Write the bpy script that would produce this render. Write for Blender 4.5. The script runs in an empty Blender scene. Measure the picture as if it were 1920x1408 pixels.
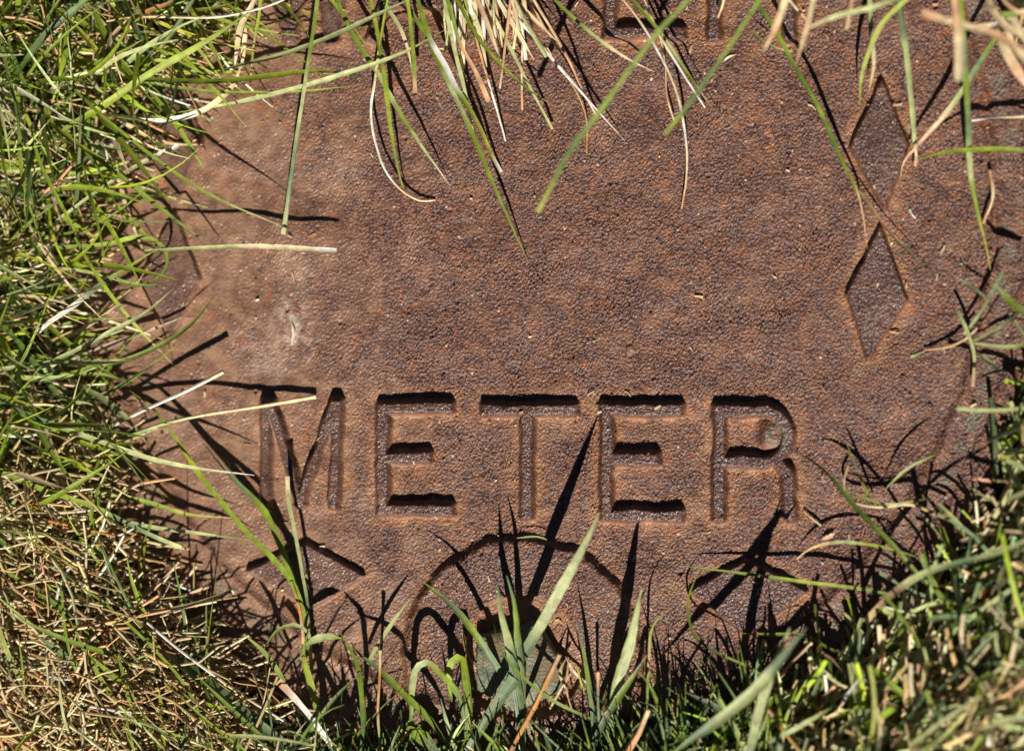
import bpy, math, random
import numpy as np
from mathutils import Vector

# ------------------------------------------------------------------ units
U = 0.000125            # metres per unit of the plan drawing (1920 units = 0.24 m)
TILT = math.radians(9.0)
DIST = 4800.0           # camera to plate, in plan units
FPX = 4800.0
FOCUS_SHIFT = 0.0
SUN_EL = math.radians(41.0)
SUN_AZ = math.radians(7.0)      # sun stands below the lettering, a little to the right

scene = bpy.context.scene
COL = scene.collection

# ------------------------------------------------------------------ camera
cam_d = bpy.data.cameras.new("camera")
cam = bpy.data.objects.new("camera", cam_d)
COL.objects.link(cam)
cam_d.sensor_fit = 'HORIZONTAL'
cam_d.sensor_width = 36.0
cam_d.lens = 36.0 * FPX / 1920.0
cam.location = (DIST * math.sin(TILT) * U, 0, DIST * math.cos(TILT) * U)
cam.rotation_euler = (0, TILT, 0)
cam_d.clip_start = 0.01
cam_d.clip_end = 100.0
cam_d.dof.use_dof = True
cam_d.dof.focus_distance = (DIST - 20.0) * U
cam_d.dof.aperture_fstop = 4.6
scene.camera = cam

# ------------------------------------------------------------------ sky and sun
world = bpy.data.worlds.new("World")
scene.world = world
world.use_nodes = True
wn = world.node_tree.nodes
wl = world.node_tree.links
wn.clear()
sky = wn.new('ShaderNodeTexSky')
sky.sky_type = 'NISHITA'
sky.sun_disc = False
sky.sun_elevation = SUN_EL
sky.sun_rotation = math.pi - SUN_AZ
sky.altitude = 2500.0
sky.air_density = 0.28
sky.dust_density = 0.3
bg = wn.new('ShaderNodeBackground')
bg.inputs['Strength'].default_value = 0.05
wo = wn.new('ShaderNodeOutputWorld')
wl.new(sky.outputs[0], bg.inputs[0])
wl.new(bg.outputs[0], wo.inputs[0])

sun_d = bpy.data.lights.new("sun", 'SUN')
sun_d.energy = 5.0
sun_d.angle = math.radians(0.5)
sun_d.color = (1.0, 0.94, 0.84)
sun = bpy.data.objects.new("sun", sun_d)
COL.objects.link(sun)
to_sun = Vector((math.sin(SUN_AZ) * math.cos(SUN_EL), -math.cos(SUN_AZ) * math.cos(SUN_EL), math.sin(SUN_EL)))
sun.rotation_euler = to_sun.to_track_quat('Z', 'Y').to_euler()
sun.location = to_sun * 2.0

vs = scene.view_settings
vs.view_transform = 'Standard'
vs.look = 'None'
vs.exposure = 0.66
vs.gamma = 1.0
vs.use_curve_mapping = False

# ------------------------------------------------------------------ helpers
rng = np.random.default_rng(7)
random.seed(7)
CP = np.array([DIST * math.sin(TILT), 0.0, DIST * math.cos(TILT)])
CR = np.array([math.cos(TILT), 0.0, -math.sin(TILT)])
CU = np.array([0.0, 1.0, 0.0])
CF = np.array([-math.sin(TILT), 0.0, -math.cos(TILT)])


def at(px, py, h=0.0):
    """The point at height h over the plate that the traced spot (px, py) stands for, in plan units."""
    px = np.asarray(px, float); py = np.asarray(py, float); h = np.asarray(h, float)
    d = CF + CR * ((px - 960.0) / FPX)[..., None] + CU * ((704.0 - py) / FPX)[..., None]
    t = (h - CP[2]) / d[..., 2]
    return CP + d * t[..., None]


def tag(o, label=None, cat=None, group=None, kind=None):
    if label: o['label'] = label
    if cat: o['category'] = cat
    if group: o['group'] = group
    if kind: o['kind'] = kind
    return o


def smooth(a, b, x):
    t = np.clip((x - a) / (b - a), 0, 1)
    return t * t * (3 - 2 * t)


def mesh_from(name, verts, quads, mat, parent=None, point_cols=None, floats=None, normals=None, shade=True, tris=None):
    """verts in plan units -> one linked mesh object."""
    me = bpy.data.meshes.new(name)
    nv = len(verts)
    me.vertices.add(nv)
    me.vertices.foreach_set('co', (np.asarray(verts, np.float64) * U).astype(np.float32).ravel())
    loops = np.asarray(quads, np.int32).ravel()
    nq = len(quads)
    starts = np.arange(nq, dtype=np.int32) * 4
    tot = np.full(nq, 4, np.int32)
    if tris is not None and len(tris):
        tl = np.asarray(tris, np.int32).ravel()
        starts = np.concatenate([starts, len(loops) + np.arange(len(tris), dtype=np.int32) * 3])
        loops = np.concatenate([loops, tl])
    me.loops.add(len(loops))
    me.loops.foreach_set('vertex_index', loops)
    me.polygons.add(len(starts))
    me.polygons.foreach_set('loop_start', starts)
    me.update(calc_edges=True)
    if shade:
        me.polygons.foreach_set('use_smooth', np.ones(len(starts), bool))
    if point_cols is not None:
        a = me.attributes.new('col', 'FLOAT_COLOR', 'POINT')
        c4 = np.ones((nv, 4), np.float32); c4[:, :3] = point_cols
        a.data.foreach_set('color', c4.ravel())
    for k, v in (floats or {}).items():
        a = me.attributes.new(k, 'FLOAT', 'POINT')
        a.data.foreach_set('value', np.asarray(v, np.float32).ravel())
    me.validate()
    me.update()
    if normals is not None:
        me.normals_split_custom_set_from_vertices(np.asarray(normals, np.float32))
    me.materials.append(mat)
    o = bpy.data.objects.new(name, me)
    COL.objects.link(o)
    if parent is not None:
        o.parent = parent
    return o


# ------------------------------------------------------------------ materials
def new_mat(name):
    m = bpy.data.materials.new(name)
    m.use_nodes = True
    nt = m.node_tree
    nt.nodes.clear()
    out = nt.nodes.new('ShaderNodeOutputMaterial')
    return m, nt, out


class NT:
    def __init__(self, nt): self.nt = nt
    def n(self, t, **kw):
        x = self.nt.nodes.new(t)
        for k, v in kw.items(): setattr(x, k, v)
        return x
    def l(self, a, b): self.nt.links.new(a, b)
    def noise(self, vec, scale, detail=3.0, rough=0.55):
        x = self.n('ShaderNodeTexNoise'); x.inputs['Scale'].default_value = scale
        x.inputs['Detail'].default_value = detail; x.inputs['Roughness'].default_value = rough
        self.l(vec, x.inputs['Vector']); return x.outputs['Fac']
    def ramp(self, fac, a, b):
        x = self.n('ShaderNodeMapRange'); x.interpolation_type = 'SMOOTHSTEP'
        x.inputs['From Min'].default_value = a; x.inputs['From Max'].default_value = b
        self.l(fac, x.inputs['Value']); return x.outputs['Result']
    def mix(self, fac, a, b):
        x = self.n('ShaderNodeMix', data_type='RGBA')
        for s, v in ((x.inputs['A'], a), (x.inputs['B'], b)):
            if isinstance(v, tuple): s.default_value = (*v, 1.0)
            else: self.l(v, s)
        f = x.inputs['Factor']
        if isinstance(fac, (int, float)): f.default_value = fac
        else: self.l(fac, f)
        return x.outputs['Result']
    def math(self, op, a, b=None):
        x = self.n('ShaderNodeMath', operation=op)
        for i, v in enumerate((a, b)):
            if v is None: continue
            if isinstance(v, (int, float)): x.inputs[i].default_value = v
            else: self.l(v, x.inputs[i])
        return x.outputs[0]
    def attr(self, name, col=False):
        x = self.n('ShaderNodeAttribute', attribute_name=name)
        return x.outputs['Color'] if col else x.outputs['Fac']


def iron_material():
    m, nt, out = new_mat('rusty_cast_iron')
    k = NT(nt)
    pos = k.n('ShaderNodeNewGeometry').outputs['Position']
    fine = k.noise(pos, 1300, 2.0, 0.6)
    mid = k.noise(pos, 260, 4.0, 0.6)
    big = k.noise(pos, 42, 4.0, 0.6)
    c = k.mix(k.ramp(fine, 0.38, 0.63), (0.038, 0.0165, 0.0155), (0.158, 0.070, 0.044))
    c = k.mix(k.ramp(mid, 0.42, 0.72), c, (0.176, 0.074, 0.037))
    c = k.mix(k.math('MULTIPLY', k.ramp(big, 0.42, 0.66), 0.25), c, (0.080, 0.040, 0.037))
    c = k.mix(k.math('MULTIPLY', k.attr('dirt'), 0.6), c, k.mix(k.ramp(mid, 0.3, 0.7), (0.195, 0.082, 0.036), (0.325, 0.155, 0.068)))
    c = k.mix(k.math('MULTIPLY', k.attr('tan'), 0.75), c, k.mix(k.ramp(mid, 0.3, 0.7), (0.17, 0.088, 0.055), (0.31, 0.182, 0.112)))
    # orange bloom of fresh rust, in small clusters
    clus = k.ramp(k.noise(pos, 95, 3.0, 0.6), 0.46, 0.66)
    spk = k.ramp(k.noise(pos, 620, 2.0, 0.5), 0.56, 0.66)
    c = k.mix(k.math('MULTIPLY', k.math('MULTIPLY', spk, clus), 0.75), c, (0.30, 0.088, 0.022))
    # dark pits and pale grit
    pit = k.ramp(k.noise(pos, 520, 2.0, 0.5), 0.34, 0.28)
    c = k.mix(k.math('MULTIPLY', pit, 0.6), c, (0.06, 0.036, 0.032))
    v = k.n('ShaderNodeTexVoronoi'); v.inputs['Scale'].default_value = 640
    k.l(pos, v.inputs['Vector'])
    sel = k.n('ShaderNodeSeparateColor'); k.l(v.outputs['Color'], sel.inputs[0])
    grit = k.math('MULTIPLY', k.ramp(v.outputs['Distance'], 0.24, 0.14), k.math('GREATER_THAN', sel.outputs[0], 0.94))
    c = k.mix(k.math('MULTIPLY', grit, 0.8), c, (0.50, 0.36, 0.25))
    c = k.mix(k.math('MULTIPLY', k.attr('polish'), 0.7), c, k.mix(k.ramp(fine, 0.35, 0.65), (0.046, 0.025, 0.024), (0.105, 0.060, 0.052)))
    c = k.mix(k.math('MULTIPLY', k.attr('moss'), k.ramp(mid, 0.38, 0.6)), c, (0.115, 0.108, 0.078))
    c = k.mix(k.math('MULTIPLY', k.attr('stain'), k.ramp(mid, 0.28, 0.75)), c, (0.50, 0.42, 0.35))
    b = k.n('ShaderNodeBsdfPrincipled')
    k.l(c, b.inputs['Base Color'])
    r = k.math('SUBTRACT', 0.44, k.math('MULTIPLY', k.attr('polish'), 0.13))
    r = k.math('ADD', r, k.math('MULTIPLY', k.math('SUBTRACT', k.noise(pos, 900, 2.0, 0.6), 0.5), 0.45))
    k.l(r, b.inputs['Roughness'])
    b.inputs['Specular IOR Level'].default_value = 0.5
    h = k.math('ADD', k.math('MULTIPLY', k.noise(pos, 2300, 1.0, 0.6), 0.55), k.noise(pos, 1300, 2.0, 0.55))
    bp = k.n('ShaderNodeBump'); k.l(k.math('SUBTRACT', 1.0, k.math('MULTIPLY', k.attr('tan'), 0.62)), bp.inputs['Strength'])
    bp.inputs['Distance'].default_value = 0.00046
    k.l(h, bp.inputs['Height'])
    k.l(bp.outputs[0], b.inputs['Normal'])
    k.l(b.outputs[0], out.inputs[0])
    return m


def leaf_material():
    m, nt, out = new_mat('grass_leaf')
    k = NT(nt)
    pos = k.n('ShaderNodeNewGeometry').outputs['Position']
    col = k.attr('col', True)
    mot = k.noise(pos, 420, 3.0, 0.6)
    hs = k.n('ShaderNodeHueSaturation'); k.l(col, hs.inputs['Color'])
    mr = k.n('ShaderNodeMapRange')
    mr.inputs['From Min'].default_value = 0.3; mr.inputs['From Max'].default_value = 0.7
    mr.inputs['To Min'].default_value = 0.72; mr.inputs['To Max'].default_value = 1.28
    k.l(mot, mr.inputs['Value'])
    across = k.attr('across')
    st = k.math('SINE', k.math('MULTIPLY', across, 19.0))
    k.l(k.math('ADD', mr.outputs[0], k.math('MULTIPLY', st, 0.17)), hs.inputs['Value'])
    rib = k.ramp(k.math('ABSOLUTE', across), 0.16, 0.02)
    spot = k.math('MULTIPLY', k.ramp(k.noise(pos, 300, 4.0, 0.65), 0.60, 0.68), 0.7)
    c = k.mix(k.math('MULTIPLY', rib, 0.22), hs.outputs[0], (0.42, 0.43, 0.26))
    c = k.mix(spot, c, (0.24, 0.15, 0.07))
    b = k.n('ShaderNodeBsdfPrincipled')
    k.l(c, b.inputs['Base Color'])
    b.inputs['Roughness'].default_value = 0.42
    b.inputs['Specular IOR Level'].default_value = 0.42
    t = k.n('ShaderNodeBsdfTranslucent')
    k.l(c, t.inputs['Color'])
    mx = k.n('ShaderNodeMixShader'); mx.inputs[0].default_value = 0.30
    k.l(b.outputs[0], mx.inputs[1]); k.l(t.outputs[0], mx.inputs[2])
    bp = k.n('ShaderNodeBump'); bp.inputs['Strength'].default_value = 0.3; bp.inputs['Distance'].default_value = 0.0001
    k.l(st, bp.inputs['Height']); k.l(bp.outputs[0], b.inputs['Normal'])
    k.l(mx.outputs[0], out.inputs[0])
    return m


def soil_material():
    m, nt, out = new_mat('soil')
    k = NT(nt)
    pos = k.n('ShaderNodeNewGeometry').outputs['Position']
    a = k.noise(pos, 160, 5.0, 0.65); f = k.noise(pos, 800, 3.0, 0.6)
    c = k.mix(k.ramp(a, 0.35, 0.65), (0.018, 0.011, 0.007), (0.05, 0.032, 0.019))
    c = k.mix(k.math('MULTIPLY', k.ramp(f, 0.55, 0.7), 0.6), c, (0.14, 0.09, 0.05))
    b = k.n('ShaderNodeBsdfPrincipled'); b.inputs['Roughness'].default_value = 0.95
    b.inputs['Specular IOR Level'].default_value = 0.15
    k.l(c, b.inputs['Base Color'])
    bp = k.n('ShaderNodeBump'); bp.inputs['Strength'].default_value = 0.8; bp.inputs['Distance'].default_value = 0.0006
    k.l(a, bp.inputs['Height']); k.l(bp.outputs[0], b.inputs['Normal'])
    k.l(b.outputs[0], out.inputs[0])
    return m


def patina_material():
    m, nt, out = new_mat('green_patina_metal')
    k = NT(nt)
    pos = k.n('ShaderNodeNewGeometry').outputs['Position']
    a = k.noise(pos, 380, 5.0, 0.65); f = k.noise(pos, 1500, 3.0, 0.6); g = k.noise(pos, 110, 4.0, 0.6)
    c = k.mix(k.ramp(a, 0.33, 0.67), (0.075, 0.085, 0.055), (0.20, 0.215, 0.14))
    c = k.mix(k.math('MULTIPLY', k.ramp(g, 0.46, 0.6), 0.75), c, (0.17, 0.105, 0.055))
    c = k.mix(k.math('MULTIPLY', k.ramp(f, 0.6, 0.72), 0.5), c, (0.33, 0.33, 0.26))
    c = k.mix(k.ramp(f, 0.36, 0.28), c, (0.045, 0.05, 0.04))
    b = k.n('ShaderNodeBsdfPrincipled'); b.inputs['Roughness'].default_value = 0.62
    k.l(c, b.inputs['Base Color'])
    bp = k.n('ShaderNodeBump'); bp.inputs['Strength'].default_value = 0.9; bp.inputs['Distance'].default_value = 0.0006
    k.l(k.math('ADD', a, f), bp.inputs['Height']); k.l(bp.outputs[0], b.inputs['Normal'])
    k.l(b.outputs[0], out.inputs[0])
    return m


IRON = iron_material()
LEAF = leaf_material()
SOIL = soil_material()
PATINA = patina_material()


# ------------------------------------------------------------------ relief of the cover
def grid_axis(a, b, fa, fb, step, grow=1.09, most=40):
    mid = list(np.arange(fa, fb + 0.01, step))
    lo, s = [], step
    x = fa
    while x > a:
        s = min(s * grow, most); x -= s; lo.append(x)
    hi, s = [], step
    x = mid[-1]
    while x < b:
        s = min(s * grow, most); x += s; hi.append(x)
    return np.array(lo[::-1] + mid + hi)


STEP = 2.0
CX, CY = 40.0, 304.0            # centre of the oval cover, plan units
OVAL = 1.108                     # it is this much longer up and down than across
R_COVER, R_GROOVE, R_FRAME = 866.0, 884.0, 1030.0
XS = grid_axis(CX - R_FRAME - 60, CX + R_FRAME + 60, -810.0, 946.0, STEP)
YS = grid_axis(CY - R_FRAME * OVAL - 60, CY + R_FRAME * OVAL + 60, -640.0, 724.0, STEP)
GX, GY = np.meshgrid(XS, YS)
NY, NX = GX.shape


def blur_noise(shape, wl, seed):
    r = np.random.default_rng(seed)
    w = r.standard_normal(shape)
    fy = np.fft.fftfreq(shape[0])[:, None]; fx = np.fft.rfftfreq(shape[1])[None, :]
    k = np.sqrt(fx * fx + fy * fy)
    k0 = STEP / wl
    f = np.exp(-((k - k0) / (0.55 * k0)) ** 2)
    f[0, 0] = 0
    o = np.fft.irfft2(np.fft.rfft2(w) * f, shape)
    return o / o.std()


wob = blur_noise((NY, NX), 90, 1) * 1.3 + blur_noise((NY, NX), 34, 2) * 0.7


def P(px, py, h=8.0):
    q = at(px, py, h)
    return q[0], q[1]


def seg_box(p, q, hw, cap):
    """signed distance to a stroke from p to q with half width hw, square ends lengthened by cap"""
    ax, ay = P(*p); bx, by = P(*q)
    L = math.hypot(bx - ax, by - ay); ux, uy = (bx - ax) / L, (by - ay) / L
    mx, my = (ax + bx) / 2, (ay + by) / 2
    u = np.abs((GX - mx) * ux + (GY - my) * uy) - (L / 2 + cap)
    v = np.abs(-(GX - mx) * uy + (GY - my) * ux) - hw
    return np.hypot(np.maximum(u, 0), np.maximum(v, 0)) + np.minimum(np.maximum(u, v), 0)


def polyline(pts, hw):
    d = None
    for p, q in zip(pts[:-1], pts[1:]):
        ax, ay = P(*p); bx, by = P(*q)
        dx, dy = bx - ax, by - ay
        t = np.clip(((GX - ax) * dx + (GY - ay) * dy) / (dx * dx + dy * dy), 0, 1)
        e = np.hypot(GX - ax - t * dx, GY - ay - t * dy) - hw
        d = e if d is None else np.minimum(d, e)
    return d


def poly_sdf(pts, X, Y):
    pts = np.asarray(pts, float)
    d = np.full(X.shape, 1e12); inside = np.zeros(X.shape, bool)
    n = len(pts)
    for i in range(n):
        ax, ay = pts[i]; bx, by = pts[(i + 1) % n]
        dx, dy = bx - ax, by - ay
        t = np.clip(((X - ax) * dx + (Y - ay) * dy) / (dx * dx + dy * dy), 0, 1)
        d = np.minimum(d, (X - ax - t * dx) ** 2 + (Y - ay - t * dy) ** 2)
        c = ((ay > Y) != (by > Y))
        with np.errstate(divide='ignore', invalid='ignore'):
            xi = ax + (Y - ay) * dx / (dy if dy != 0 else 1e-9)
        inside ^= c & (X < xi)
    d = np.sqrt(d)
    return np.where(inside, -d, d)


def stroke(p, q, hw=9.0): return seg_box(p, q, hw, hw * 0.9)


def arc(cx, cy, rx, ry, a0, a1, n=14):
    return [(cx + rx * math.cos(math.radians(a0 + (a1 - a0) * i / n)), cy + ry * math.sin(math.radians(a0 + (a1 - a0) * i / n))) for i in range(n + 1)]


def mn(*a):
    o = a[0]
    for x in a[1:]: o = np.minimum(o, x)
    return o


def letter_E(x, y0, y1, ym, xr, xm, w=9.0):
    return mn(stroke((x, y0), (x, y1), w), stroke((x, y0), (xr, y0), w), stroke((x, ym), (xm, ym), w), stroke((x, y1), (xr, y1), w))


RELIEF = []     # (name, label, sdf, height, slope)
RELIEF.append(('letter', 'raised cast letter M, first of the word METER',
    mn(stroke((500, 757), (499, 948), 7.5), stroke((509, 757), (563, 942), 6.5), stroke((628, 757), (563, 942), 6.5), stroke((634, 757), (626, 948), 7.5)), 21, 8))
RELIEF.append(('letter', 'raised cast letter E between M and T', letter_E(718, 764, 955, 857, 841, 798), 18, 9))
RELIEF.append(('letter', 'raised cast letter T in the middle of METER', mn(stroke((913, 768), (1072, 768)), stroke((990, 770), (988, 962))), 18, 9))
RELIEF.append(('letter', 'raised cast letter E between T and R', letter_E(1138, 768, 966, 860, 1270, 1225), 18, 9))
RELIEF.append(('letter', 'raised cast letter R at the end of METER',
    mn(stroke((1350, 770), (1348, 966)), stroke((1350, 770), (1432, 770)), stroke((1350, 866), (1432, 866)),
       polyline(arc(1430, 818, 48, 48, -90, 90), 8.5), polyline([(1455, 862), (1476, 886), (1482, 966)], 9.5)), 18, 9))
# the upper word, cut by the top of the picture
RELIEF.append(('letter', 'raised cast letter W in the upper word',
    mn(stroke((480, -140), (545, 70)), stroke((585, -140), (545, 70)), stroke((585, -140), (622, 70)), stroke((660, -140), (622, 70))), 18, 9))
RELIEF.append(('letter', 'raised cast letter A in the upper word', mn(stroke((700, 70), (775, -140)), stroke((775, -140), (860, 70)), stroke((725, 5), (830, 5))), 18, 9))
RELIEF.append(('letter', 'raised cast letter T in the upper word', mn(stroke((900, -140), (1070, -140)), stroke((985, -140), (983, 66)), ), 18, 9))
RELIEF.append(('letter', 'raised cast letter E in the upper word', letter_E(1145, -140, 62, -40, 1275, 1230), 18, 9))
RELIEF.append(('letter', 'raised cast letter R in the upper word',
    mn(stroke((1340, -140), (1340, 66)), stroke((1340, -140), (1430, -140)), stroke((1340, -40), (1430, -40)),
       polyline(arc(1430, -90, 50, 50, -90, 90), 8.5), polyline([(1450, -42), (1474, -15), (1480, 66)], 9.5)), 18, 9))


def lozenge(*pts):
    return poly_sdf([P(x, y) for x, y in pts], GX, GY)


for lab, pts in (
    ('upper raised lozenge on the right side of the cover', [(1653, 152), (1702, 274), (1659, 392), (1596, 276)]),
    ('lower raised lozenge on the right side of the cover', [(1650, 426), (1698, 562), (1628, 674), (1590, 552)]),
    ('upper raised lozenge on the left side under grass', [(345, 160), (378, 270), (334, 374), (268, 270)]),
    ('lower raised lozenge on the left side under grass', [(326, 400), (374, 525), (322, 634), (264, 520)]),
    ('raised lozenge lying below the letter M', [(464, 1070), (575, 1019), (682, 1080), (580, 1140)]),
    ('raised lozenge lying below the letter R', [(1296, 1108), (1400, 1050), (1512, 1108), (1400, 1190)])):
    RELIEF.append(('lozenge', lab, lozenge(*pts), 14, 6))

BX, BY = P(980, 1232, 0)
r_boss = np.hypot(GX - BX, GY - BY)
RELIEF.append(('round_boss', 'round raised boss with a recessed centre', r_boss - 216.0 + wob * 1.5, 16, 18))

H = np.zeros_like(GX)
dirt = np.zeros_like(GX); polish = np.zeros_like(GX)
OWN = np.zeros(GX.shape, int)
for i, (nm, lab, d, hh, sl) in enumerate(RELIEF):
    dd = d + wob * {'letter': 0.7, 'lozenge': 0.5}.get(nm, 0.0)
    if nm == 'letter':
        prof = 1 - smooth(-1.5, sl, dd)
    else:
        prof = 1 - smooth(-1.0, sl, dd)
    H = np.maximum(H, hh * prof)
    if nm == 'round_boss':
        polish = np.maximum(polish, 0.25 * (1 - smooth(0, 20, dd)))
        dirt = np.maximum(dirt, 0.5 * np.exp(-((dd - sl) / 16.0) ** 2))
    else:
        polish = np.maximum(polish, 1 - smooth(-1.0, 6.0, dd) if nm == 'letter' else 0.8 * (1 - smooth(-3, 3, dd)))
        dirt = np.maximum(dirt, smooth(3.0, sl * 0.75, dd) * (1 - smooth(sl, sl + 30, dd)) * np.clip(0.95 + 0.35 * blur_noise((NY, NX), 40, 60), 0.3, 1.3))
    OWN[d < sl + 3.0] = i + 1

# recess of the bolt
rec = r_boss - 117.0 + wob * 0.8
deep = 1 - smooth(-3.5, 1.5, rec)
H = H - 13.0 * deep
RECESS = rec < 3.0
dirt = np.maximum(dirt, 1.0 * (1 - smooth(-3, 2, rec)))
polish *= smooth(-2, 2, rec)
OWN[RECESS] = len(RELIEF) + 1

# rim, groove and frame
rr = np.hypot(GX - CX, (GY - CY) / OVAL) + wob * 1.2
fill = np.clip(0.8 + 0.35 * blur_noise((NY, NX), 150, 6), 0.3, 1.2) * (0.45 + 0.55 * smooth(-250, 150, GX))
H = H - (17.0 + 9.0 * smooth(600, 800, GX) * smooth(-250, 0, GY)) * fill * np.exp(-((rr - R_GROOVE) / 13.0) ** 2) - 3.0 * smooth(R_COVER - 30, R_COVER, rr) * (1 - smooth(R_GROOVE + 10, R_GROOVE + 20, rr))
H = H + 3.0 * smooth(R_GROOVE + 8, R_GROOVE + 24, rr)
H = H - 120.0 * smooth(R_FRAME - 8, R_FRAME + 30, rr)
moss = np.exp(-((rr - R_GROOVE + 2) / 15.0) ** 2) * np.clip(blur_noise((NY, NX), 70, 5) * 0.6 + 0.45, 0, 1)
mossR = np.exp(-(np.hypot(GX - P(1454, 816)[0], GY - P(1454, 816)[1]) / 24.0) ** 4)
moss = np.maximum(moss, mossR)
OWN[rr > R_GROOVE] = 99

# lump of dirt caked in the bowl of the last R
lx, ly = P(1446, 814, 6)
lump = np.exp(-((GX - lx) / 20.0) ** 4 - ((GY - ly) / 27.0) ** 4)
H = np.maximum(H, 15.0 * lump * (1 + 0.1 * wob))

H = H + 7.0 * np.exp(-((rr - 850.0) / 10.0) ** 2)

# casting grain
leftness = smooth(-80, -640, GX + 40 * blur_noise((NY, NX), 180, 71))
g1 = 0.75 * blur_noise((NY, NX), 4.8, 21) + 0.5 * blur_noise((NY, NX), 7.0, 28); g2 = blur_noise((NY, NX), 9.0, 22); g3 = blur_noise((NY, NX), 45.0, 23); g4 = blur_noise((NY, NX), 200.0, 24)
g1 = np.exp(0.55 * g1 / g1.std()); g1 = (g1 - g1.mean()) / g1.std()      # sandy grains stand up out of the surface
amp = (0.95 - 0.60 * leftness) * np.clip(0.9 + 0.3 * blur_noise((NY, NX), 160, 27), 0.35, 1.4) * (1.0 - 0.25 * polish)
H = H + amp * (g1 * 0.72 + g2 * 0.12) + 0.35 * g3 + 1.5 * g4
pits = np.clip(blur_noise((NY, NX), 18.0, 25) - 2.3, 0, 2)
H = H - pits * 3.0 + np.clip(blur_noise((NY, NX), 10.0, 26) - 2.2, 0, 2) * 1.6
tan_ = np.clip(leftness * 1.0 + 0.15 * blur_noise((NY, NX), 120, 31) - 0.05 + 0.35 * smooth(-300, -480, GY) * (1 - smooth(200, 500, GX)), 0, 1)
ax, ay = P(545, 600)
stain = 1.0 * np.exp(-(((GX - ax) / 30) ** 2 + ((GY - ay) / 62) ** 2)) * np.clip(0.65 + 0.5 * blur_noise((NY, NX), 26, 33), 0, 1)
ax, ay = P(495, 690)
stain = np.maximum(stain, 0.35 * np.exp(-(((GX - ax) / 34) ** 2 + ((GY - ay) / 40) ** 2)))

dzdx = np.gradient(H, XS, axis=1); dzdy = np.gradient(H, YS, axis=0)
NRM = np.stack([-dzdx, -dzdy, np.ones_like(H)], -1)
NRM /= np.linalg.norm(NRM, axis=-1, keepdims=True)

VERT = np.stack([GX, GY, H], -1).reshape(-1, 3)
idx = np.arange(NY * NX).reshape(NY, NX)
QUAD = np.stack([idx[:-1, :-1], idx[:-1, 1:], idx[1:, 1:], idx[1:, :-1]], -1).reshape(-1, 4)
own_q = OWN[:-1, :-1].ravel()
# never let the groove or the recess edge of the frame take the boss
FL = {'dirt': dirt.ravel(), 'polish': polish.ravel(), 'moss': moss.ravel(), 'tan': tan_.ravel(), 'stain': stain.ravel()}


def patch(name, sel, parent):
    q = QUAD[sel]
    used, inv = np.unique(q, return_inverse=True)
    return mesh_from(name, VERT[used], inv.reshape(-1, 4), IRON, parent,
                     floats={k_: v_[used] for k_, v_ in FL.items()}, normals=NRM.reshape(-1, 3)[used])


cover = bpy.data.objects.new('meter_cover', None)
COL.objects.link(cover)
tag(cover, 'rusty round cast iron cover with raised letters METER, overgrown by grass', 'meter cover')
patch('cover_plate', own_q == 0, cover)
for i, (nm, lab, *_r) in enumerate(RELIEF):
    sel = own_q == i + 1
    if sel.any():
        o = patch(nm, sel, cover)
        o['label'] = lab
o = patch('bolt_recess', own_q == len(RELIEF) + 1, cover)
o['label'] = 'orange rusted round recess around the bolt'
frame = patch('cover_frame', own_q == 99, None)
tag(frame, 'rusty iron ring round the meter cover, mostly hidden in the lawn', 'cover frame')

# green bolt in the recess
bolt_out = [(893, 1196), (936, 1180), (950, 1190), (994, 1166), (1012, 1178), (1060, 1258), (1046, 1296), (962, 1334), (894, 1292)]
bo = np.array([P(x, y, 30) for x, y in bolt_out])
bc = bo.mean(0)
nb = len(bo)
rings = []
for s, z in ((1.06, -14), (1.02, 22), (0.985, 31), (0.93, 34.5), (0.6, 37), (0.25, 38)):
    rings.append(np.column_stack([bc + (bo - bc) * s, np.full(nb, z)]))
bv = np.concatenate(rings + [np.array([[bc[0], bc[1], 38.5]])])
bq = [(r * nb + i, r * nb + (i + 1) % nb, (r + 1) * nb + (i + 1) % nb, (r + 1) * nb + i) for r in range(5) for i in range(nb)]
bt = [(5 * nb + i, 5 * nb + (i + 1) % nb, 6 * nb) for i in range(nb)]
bolt = mesh_from('bolt_head', bv[:, :3], np.array(bq)[:, ::1], PATINA, cover, tris=np.array(bt), shade=False)
bolt['label'] = 'grey green patinated bolt head in the recess'

# ------------------------------------------------------------------ soil
open_px = [(700, -150), (480, -60), (410, 40), (300, 190), (205, 300), (155, 430), (130, 560), (155, 700), (185, 850), (215, 980), (300, 1110),
           (420, 1225), (545, 1340), (640, 1420), (900, 1470), (1090, 1455), (1260, 1400), (1370, 1335), (1515, 1255),
           (1630, 1185), (1745, 1090), (1825, 960), (1870, 830), (1905, 730), (1965, 645), (1990, 400), (1985, 150), (1900, 60), (1850, -60), (1500, -150)]
open_xy = np.array([P(x, y, 0) for x, y in open_px])


def soil_h(x, y):
    d = poly_sdf(open_xy, x, y)
    return -55 + 62 * smooth(-45, 25, d) + 26 * smooth(10, 220, d) + 3.0 * np.sin(x * 0.041 + 1.3 * np.sin(y * 0.023)) * np.cos(y * 0.037)


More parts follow.
